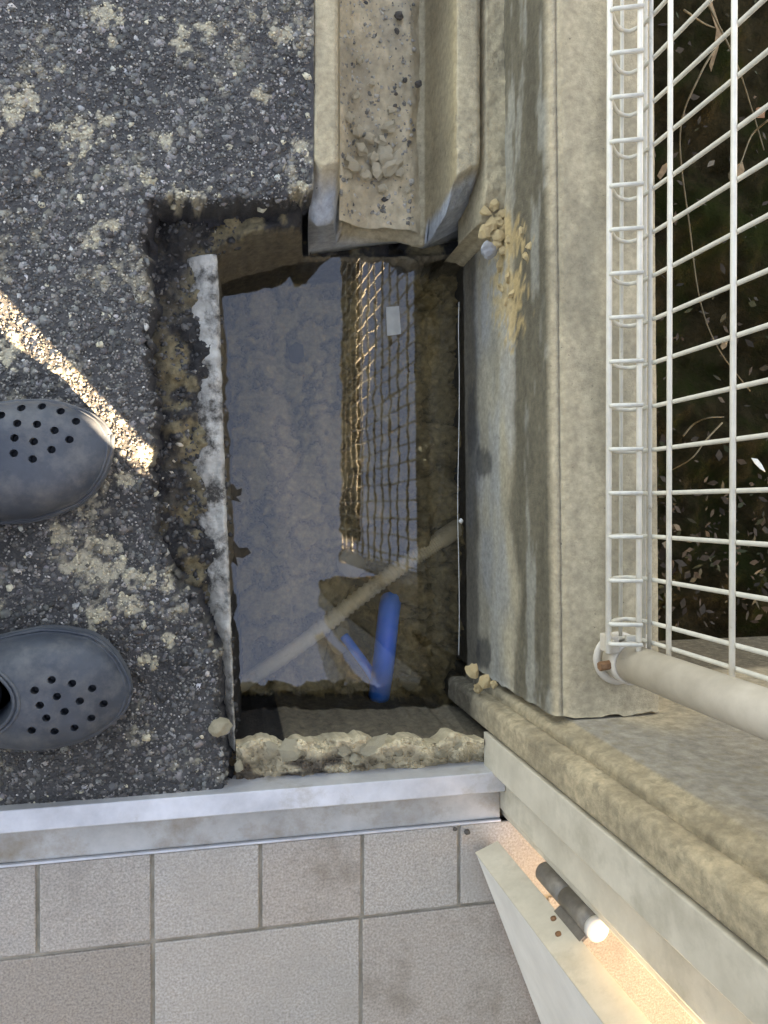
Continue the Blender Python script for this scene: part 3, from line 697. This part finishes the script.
tj=Vector((XP+.03,hb.y+.008,0))-hb; tj.z=0; lj=tj.length; tj.normalize()
slab('frame_leaf',hg,M['dark_metal'],Vector((hb.x,hb.y,.14))-Vector((tj.y,-tj.x,0))*.0,tj,Vector((-tj.y,tj.x,0)),lj,.004,.14,.203,.0008)
e_=(A_+nd*thk*.8); td=Vector((e_.x-hb.x,e_.y-hb.y,0)); ldd=td.length; td.normalize()
slab('door_leaf',hg,M['dark_metal'],Vector((hb.x,hb.y,.206)),td,Vector((-td.y,td.x,0)),ldd,.004,.206,.27,.0008)
for q,z in enumerate((.218,.245)):
    c0=A_-ld*.0015+nd*(thk*(.55 if q else .75)); v,f=tube([c0+Vector((0,0,z-.012))+ld*.001,c0+Vector((0,0,z-.012))-ld*.0022],.0035,10); child('screw',v,f,M['rust'],door)

hg.parent=door; hg.location=Vector(hg.location)-Vector(door.location)
# ------------------------------------------------------------------ things in the water
cp=[P(236,688,-.25),P(300,645,-.236),P(350,605,-.226),P(400,567,-.221),P(428,548,-.221),P(446,536,-.222),P(458,528,-.235)]
path=[];rs=[]; cc=catmull(cp,40)
for q,p in enumerate(cc):
    path.append(p); u=q/len(cc)
    if .22<u<.76: rs.append(.0124+(.0024 if (q//2)%2 else 0))
    elif u>=.76: rs.append(.0165)
    else: rs.append(.013+(.0009 if (q//3)%2 else 0))
v,f=tube(path,.013,14,rs=rs); o=link('corrugated_conduit',mesh('conduit',v,f,True),M['conduit']); tag(o,'beige corrugated conduit lying diagonally across the flooded pit','conduit')
v,f=tube(catmull([P(391,600,-.25),P(389,612,-.228),P(386,640,-.221),P(383,668,-.224),P(379,696,-.25)],8),.0185,20); o=link('water_pipe',mesh('pipe',v,f,True),M['blue']); tag(o,'bright blue plastic pipe under water in the lower pit','pipe')
v,f=tube(catmull([P(344,636,-.25),P(356,652,-.236),P(369,670,-.24),P(381,690,-.24)],8),.008,16); o=link('branch_mirror_tube',mesh('pipe',v,f,True),M['blue']); tag(o,'thin blue diagonal tube to the bright blue pipe, upper part standing for the mirrored door frame','pipe')  # partly pipe, partly the door frame's mirror image built as a tube
rock('stone',P(379,664,-.245),.017,M['conduit'],4,'round beige stone under water beside the blue pipe','stone',None,.8)
for q,(a,b,r) in enumerate([(352,563,14),(412,570,16),(340,640,12),(408,680,12),(425,600,14)]):
    rock('mud_clod',P(a,b,-.265),r/610,M['mortar'],q,['earth clod under water above the conduit bend','earth clod under water right of the conduit','earth clod under water at the upper end of the thin blue tube','earth clod under water right of the blue pipe end','earth clod under water between conduit and wall'][q],'clod','earth clods on the pit bed',.55)
bm=bmesh.new(); pts=[P(386,307,ZW+.002),P(399,306,ZW+.003),P(401,334,ZW+.002),P(387,336,ZW+.003)]
vv=[bm.verts.new(p) for p in pts]; bm.faces.new(vv); bmesh.ops.solidify(bm,geom=bm.faces[:],thickness=.0012); o=link('paper_scrap',bm2me('paper',bm),M['paper']); tag(o,'small white paper scrap floating near the top of the pit','paper scrap')
def leafblob(pts,z,name,label,m,cat='leaf'):
    bm=bmesh.new(); f=bm.faces.new([bm.verts.new(P(a,b,z+random.uniform(-.002,.003))) for a,b in pts]); f.normal_update(); bmesh.ops.triangulate(bm,faces=[f]); bmesh.ops.solidify(bm,geom=bm.faces[:],thickness=.0015)
    o=link(name,bm2me(name,bm),m); return tag(o,label,cat)
leafblob([(226,486),(233,484),(237,490),(242,488),(241,495),(236,497),(241,502),(233,500),(229,495)],ZW+.003,'dead_leaf','small brown lobed dead leaf floating by the left pit side',M['leaf_dark'])
leafblob([(229,545),(234,541),(239,548),(248,548),(251,553),(243,558),(236,557),(238,566),(231,560)],ZW+.003,'dead_leaf','larger brown dead leaf floating at the left pit side under the small one',M['leaf_dark'])
leafblob([(288,348),(296,342),(303,345),(304,356),(298,364),(290,362)],ZB+.035,'dead_leaf','round dark leaf sunk in the blue-lit water',M['leaf_dark'])
# string
sp=[P(459,302,-.16)]+[P(458.5+.8*math.sin(q*1.3),b,-.16) for q,b in enumerate((330,380,430,480,520,560,610,655))]
v,f=tube(catmull(sp,5),.0006,6); st_=link('string',mesh('string',v,f,True),M['string']); tag(st_,'thin white string stretched along the wet wall inside the pit','string')
v,f=tube([P(461,519,-.158),P(461,521,-.156),P(461,523,-.158)],.004,10,rs=[.002,.0042,.002]); kn=link('knot',mesh('knot',v,f,True),M['string'],st_)

# ------------------------------------------------------------------ ditch beyond the fence
gx=np.arange(.53,2.2,.012); gy=np.arange(-.5,2.4,.012); X,Y=np.meshgrid(gx,gy)
Z=-.62+(fbm(X*6,Y*6,241,5,.6)-.5)*.16
o=link('ditch_ground',gridmesh('ditch',X,Y,Z),M['ditch']); tag(o,kind='structure'); o['label']='ditch ground behind the fence, coloured dark for its deep shade'
n=7000; V=[];F=[];cols=[]
for q in range(n):
    x=random.uniform(.6,1.7); y=random.uniform(-.3,1.3); w_=math.exp(-((y+.12)/.16)**2)
    if random.random()>.09+.6*w_: continue
    z=-.60+random.uniform(-.03,.05); s=random.uniform(.004,.016); a=random.uniform(0,6.28); t=random.uniform(-.8,.8)
    u=Vector((math.cos(a),math.sin(a),t*.5))*s; v_=Vector((-math.sin(a),math.cos(a),random.uniform(-.6,.6)))*s*random.uniform(.25,.6)
    o_=len(V); c0=Vector((x,y,z)); V+=[c0-u,c0-v_*.9,c0+u*.2-v_,c0+u,c0+u*.2+v_,c0-u*.4+v_*.8]; F.append(tuple(range(o_,o_+6)))
    k_=random.choice([(.05,.035,.02),(.05,.042,.02),(.03,.02,.012),(.035,.028,.016),(.06,.045,.03),(.025,.03,.01),(.02,.016,.01),(.12,.10,.07) if random.random()<.3 else (.04,.03,.02)]); cols+=[k_]*6
o=link('leaf_litter',mesh('litter',V,F,False,np.array(cols)),M['litter']); tag(o,'small dead leaves strewn over the dark ditch','leaf litter',kind='stuff')
ST=[([(727,31),(700,75),(680,134),(690,230),(700,300),(718,348),(750,391)],'long thin dry stem arching down behind the fence'),
    ([(706,0),(735,60),(752,110),(764,150)],'dry stem leaning at the top right behind the fence'),
    ([(684,10),(705,24),(722,30)],'short dry twig near the top of the fence'),
    ([(768,120),(752,135),(742,160),(735,176)],'curled pale stem ending in a leaf at the right edge'),
    ([(683,436),(694,424),(708,418),(724,417)],'bent dry stem behind the middle of the fence'),
    ([(722,423),(706,440),(692,458),(672,470)],'pale twig crossing under the bent dry stem')]
for q,(pts,lab) in enumerate(ST):
    pp=catmull([P(a,b,-.42+.03*math.sin(i*1.7+q)) for i,(a,b) in enumerate(pts)],8); n_=len(pp)
    v,f=tube(pp,.002,6,rs=[.0022-.001*i/n_ for i in range(n_)]); o=link('dry_twig',mesh('twig',v,f,True),M['stem']); tag(o,lab,'twig')
leafblob([(657,176),(662,166),(668,162),(666,172),(660,180)],-.45,'dead_leaf','pale dead leaf just right of the wall behind the fence',M['leaf'])
leafblob([(736,178),(737,165),(742,162),(744,170),(742,179)],-.42,'dead_leaf','pale tan leaf at the end of the curled stem',M['leaf'])
leafblob([(755,118),(756,108),(765,107),(764,118)],-.42,'dead_leaf','reddish dead leaf at the right edge behind the fence',M['rust'])
leafblob([(751,458),(757,459),(761,464),(765,472),(760,469),(754,463)],-.42,'plastic_scrap','white crumpled plastic scrap behind the right side of the fence',M['paper'],'scrap')
leafblob([(711,0),(722,35),(717,52),(711,72),(709,66),(714,48),(716,30),(708,4)],-.44,'dry_leaf','long tan leaf blade hanging behind the fence top',M['leaf'])
leafblob([(720,346),(724,340),(728,339),(726,347),(722,350)],-.42,'dead_leaf','tiny pale leaf on the long arching stem',M['leaf'])

# ------------------------------------------------------------------ clogs and the wearer's legs
def clog(name,label,toe,heel,zc,holes,wid,opening,flip):
    t=P(*toe,.03); h_=P(*heel,.03); ax=(t-h_); ax.z=0; Lh=ax.length; ax.normalize(); sd=Vector((-ax.y,ax.x,0)); o0=Vector((h_.x,h_.y,0))
    root=empty(name,o0); tag(root,label,'shoe','rubber clogs on the asphalt')
    U=[0,.03,.08,.16,.28,.4,.5,.6,.7,.8,.86,.92,.96,.985,1.0]
    Wd=[.10,.40,.58,.68,.74,.84,.93,1.0,.97,.89,.77,.58,.40,.24,.04]
    Hh=[.050,.062,.068,.066,.066,.080,.092,.092,.086,.074,.065,.054,.045,.037,.028]
    SH=[0,0,0,0,.0,.01,.02,.03,.04,.05,.05,.04,.02,.01,0]
    V=[];F=[];nv=40;uu=np.linspace(0,1,70)
    for u in uu:
        u2=1-(1-u)**1.35 if u>.5 else u
        w_=np.interp(u2,U,Wd)*wid/2; hh=np.interp(u2,U,Hh); sh=np.interp(u2,U,SH)*wid*flip
        for q in range(nv):
            a=2*math.pi*q/nv; ca,sa=math.cos(a),math.sin(a)
            y=math.copysign(abs(ca)**.72,ca)*w_
            if sa>=0: z=.026+(hh-.026)*abs(sa)**.80
            else: z=.026-.024*abs(sa)**.35; y*=.97
            V.append(o0+ax*(u2*Lh)+sd*(y+sh)+Vector((0,0,z)))
    for r in range(69):
        for q in range(nv): F.append((r*nv+q,(r+1)*nv+q,(r+1)*nv+(q+1)%nv,r*nv+(q+1)%nv))
    F.append(tuple(range(nv))); F.append(tuple(69*nv+q for q in range(nv))[::-1])
    me=mesh('tmp',V,F,True); bm=bmesh.new(); bm.from_mesh(me); bmesh.ops.recalc_face_normals(bm,faces=bm.faces); bm.to_mesh(me); bm.free()
    tmp=link('tmp_body',me)
    parts=[]
    def topz(x,y):
        u=((Vector((x,y,0))-o0).dot(ax))/Lh; v=(Vector((x,y,0))-o0).dot(sd)-np.interp(u,U,SH)*wid*flip
        w_=np.interp(u,U,Wd)*wid/2; s=min(.98,abs(v)/w_)**(1/.72); return .026+(np.interp(u,U,Hh)-.026)*math.sqrt(max(0,1-s*s))**.8
    for (a,b) in holes:
        z=.07
        for _ in range(6): p=P(a,b,z); z=float(topz(p.x,p.y))
        p=P(a,b,z); parts.append(tube([(p.x,p.y,z-.017),(p.x,p.y,z+.03)],.0046,14))
    v,f=join(parts); cut=link('tmp_cut',mesh('tmpc',v,f)); bm=bmesh.new(); bm.from_mesh(cut.data); bmesh.ops.recalc_face_normals(bm,faces=bm.faces); bm.to_mesh(cut.data); bm.free()
    # foot opening: an oval well
    c=o0+ax*(Lh*.30); rings=[]; nn=36
    Vv=[];Ff=[]
    for z,k_ in ((.022,.82),(.05,.88),(.075,1.0),(.12,1.25)):
        for q in range(nn):
            a=2*math.pi*q/nn; Vv.append(c+ax*(math.cos(a)*Lh*.235*k_)+sd*(math.sin(a)*wid*.29*k_)+Vector((0,0,z)))
    for r in range(3):
        for q in range(nn): Ff.append((r*nn+q,r*nn+(q+1)%nn,(r+1)*nn+(q+1)%nn,(r+1)*nn+q))
    Ff.append(tuple(range(nn))[::-1]); Ff.append(tuple(3*nn+q for q in range(nn)))
    cut2=link('tmp_cut2',mesh('tmpc2',Vv,Ff))
    for cobj in (cut,cut2):
        m_=tmp.modifiers.new('b','BOOLEAN'); m_.object=cobj; m_.operation='DIFFERENCE'; m_.solver='EXACT'
    dg=bpy.context.evaluated_depsgraph_get(); me2=bpy.data.meshes.new_from_object(tmp.evaluated_get(dg))
    for ob in (tmp,cut,cut2): bpy.data.objects.remove(ob)
    me2.transform(Matrix.Translation(-o0)); me2.materials.clear(); me2.materials.append(M['rubber'])
    if hasattr(me2,'set_sharp_from_angle'): me2.set_sharp_from_angle(angle=math.radians(40))
    up=bpy.data.objects.new('upper',me2); C.objects.link(up); up.parent=root
    # sole edge
    parts=[];Vs=[];Fs=[];ns=90; outl=[]
    for q in range(ns):
        a=2*math.pi*q/ns; u=.5-.5*math.cos(a); u=min(max(u,.001),.999); w_=np.interp(u,U,Wd)*wid/2*1.055; sh=np.interp(u,U,SH)*wid*flip
        outl.append(o0+ax*(u*Lh)+sd*((w_ if math.sin(a)>=0 else -w_)+sh))
    for z in (.003,.022): Vs+=[p+Vector((0,0,z)) for p in outl]
    for q in range(ns): Fs.append((q,(q+1)%ns,ns+(q+1)%ns,ns+q))
    Fs.append(tuple(range(ns))[::-1]); Fs.append(tuple(range(ns,2*ns)))
    child('sole',Vs,Fs,M['rubber_dark'],root,False)
    # rim grooves round the opening
    for kk in (1.06,1.14):
        pth=[]
        for q in range(-14,15):
            a=q/14*1.35; x=c+ax*(math.cos(a)*Lh*.235*kk*1.02)+sd*(math.sin(a)*wid*.30*kk); z=float(topz(x.x,x.y)); pth.append(Vector((x.x,x.y,z-.0006)))
        v,f=tube(pth,.0022,8); child('rim',v,f,M['rubber'],root)
    for zz_,kk,rr_ in ((.031,1.012,.0024),(.040,.985,.0016)):
        pth=[]
        for q in range(0,81):
            a=math.pi*(.25+1.5*q/80)-math.pi*.0; u=.5-.5*math.cos(a)
            u=min(max(u,.004),.996); w_=float(np.interp(u,U,Wd))*wid/2; sh=float(np.interp(u,U,SH))*wid*flip
            hh=float(np.interp(u,U,Hh)); fz=min(1,max(0,(zz_-.026)/(hh-.026))); yy_=w_*max(0,1-fz**(2/.8))**(.5*.72)*kk
            pth.append(o0+ax*(u*Lh)+sd*((yy_ if math.sin(a)>=0 else -yy_)+sh)+Vector((0,0,min(zz_,hh-.002))))
        v,f=tube(pth,rr_,8); child('bumper_ridge',v,f,M['rubber'],root)
    # heel strap folded forward
    pth=[]
    for q in range(0,21):
        a=math.pi*.5+math.pi*q/20; x=c+ax*(math.cos(a)*Lh*.33)+sd*(math.sin(a)*wid*.40); pth.append(Vector((x.x,x.y,.072)))
    Vb=[];Fb=[]
    for p in pth: Vb+=[p+Vector((0,0,-.011)),p+Vector((0,0,.011))]
    for q in range(len(pth)-1): Fb.append((2*q,2*q+2,2*q+3,2*q+1))
    s_o=child('heel_strap',Vb,Fb,M['rubber'],root,True); sm=s_o.modifiers.new('t','SOLIDIFY'); sm.thickness=.004
    return root,c,ax,sd,Lh
h1=[(3,415),(65,393),(128,388),(186,403),(233,434),(52,440),(113,443),(167,462),(213,490),(44,485),(103,496),(158,521),(42,532),(100,550)]
h1=[(a*.3255,280+b*.3255) for a,b in h1]
h2=[(158,461),(221,472),(283,487),(318,534),(106,493),(174,512),(245,526),(122,539),(198,558),(280,578),(142,578),(97,616),(167,619),(228,608)]
h2=[(a*.3255,530+b*.3255) for a,b in h2]
c1=clog('rubber_clog','grey-blue rubber clog crossed by the sunlit streak',(111,434),(-150,500),0,h1,.146,None,-1)
c2=clog('rubber_clog','grey-blue rubber clog near the metal threshold, fully in shade',(131,695),(-112,690),0,h2,.146,None,1)
r2=c2[0]; pa,pb_=P(5,727,.075),P(21,716,.075)
v,f=tube([pa,pb_],.0014,6); child('strap_mark',v,f,M['paper'],r2)
# legs of the wearer (navy trousers and socks), hips behind the picture
hipz=.98
def legpts(c,ax):
    return [c[1]+ax*.05+Vector((0,0,.046)), c[1]-ax*.05+Vector((0,0,.06)), c[1]-ax*.07+Vector((0,0,.16)), c[1]-ax*.04+Vector((0,0,.52))]
hipc=(c1[1]+c2[1])/2-c1[2]*.18; hipc.z=hipz
verts=[];edges=[];rad=[]
def addv(p,r): verts.append(tuple(p)); rad.append(r); return len(verts)-1
pel=addv(hipc,.15); tor=addv(hipc+Vector((.02,0,.22)),.15); edges.append((pel,tor))
for c in (c1,c2):
    pts=legpts(c,c[2]); hip=hipc.lerp(Vector((c[1].x,c[1].y,hipz)),.55); hip.z=hipz-.08
    ids=[addv(hip,.095),addv(pts[3],.065),addv(pts[2],.044),addv(pts[1],.040),addv(pts[0],.026)]
    edges.append((pel,ids[0])); edges+=list(zip(ids[:-1],ids[1:]))
me=bpy.data.meshes.new('person'); me.from_pydata(verts,edges,[]); po=link('person',me,M['sock'])
sk=po.modifiers.new('skin','SKIN'); 
for q,s in enumerate(me.skin_vertices[0].data if me.skin_vertices else []): pass
if not me.skin_vertices:
    bm=bmesh.new(); bm.from_mesh(me); bm.verts.layers.skin.verify(); bm.to_mesh(me); bm.free()
for q,s in enumerate(me.skin_vertices[0].data): s.radius=(rad[q],rad[q]); s.use_root=(q==0)
po.modifiers.new('sub','SUBSURF').levels=2; po.modifiers['sub'].render_levels=2
tag(po,'person in dark navy trousers and socks standing in the rubber clogs','person')

# ------------------------------------------------------------------ unseen wall and parapet added to shade the scene
bm=box(-4,1.10,-1.75,-1.60,-.08,1.9,.004); o=link('added_shade_wall',bm2me('added_shade_wall',bm),M['concrete']); tag(o,'added unseen grey concrete wall behind the tiled terrace, keeping the sun off the scene','wall')
bm=box(1.101,3.6,-1.74,-1.61,-.08,.945,.004); o=link('added_shade_parapet',bm2me('added_shade_parapet',bm),M['concrete']); tag(o,'added unseen waist-high concrete parapet cutting the low sun off the terrace','parapet')  # added to cut low sun off the floor and sill
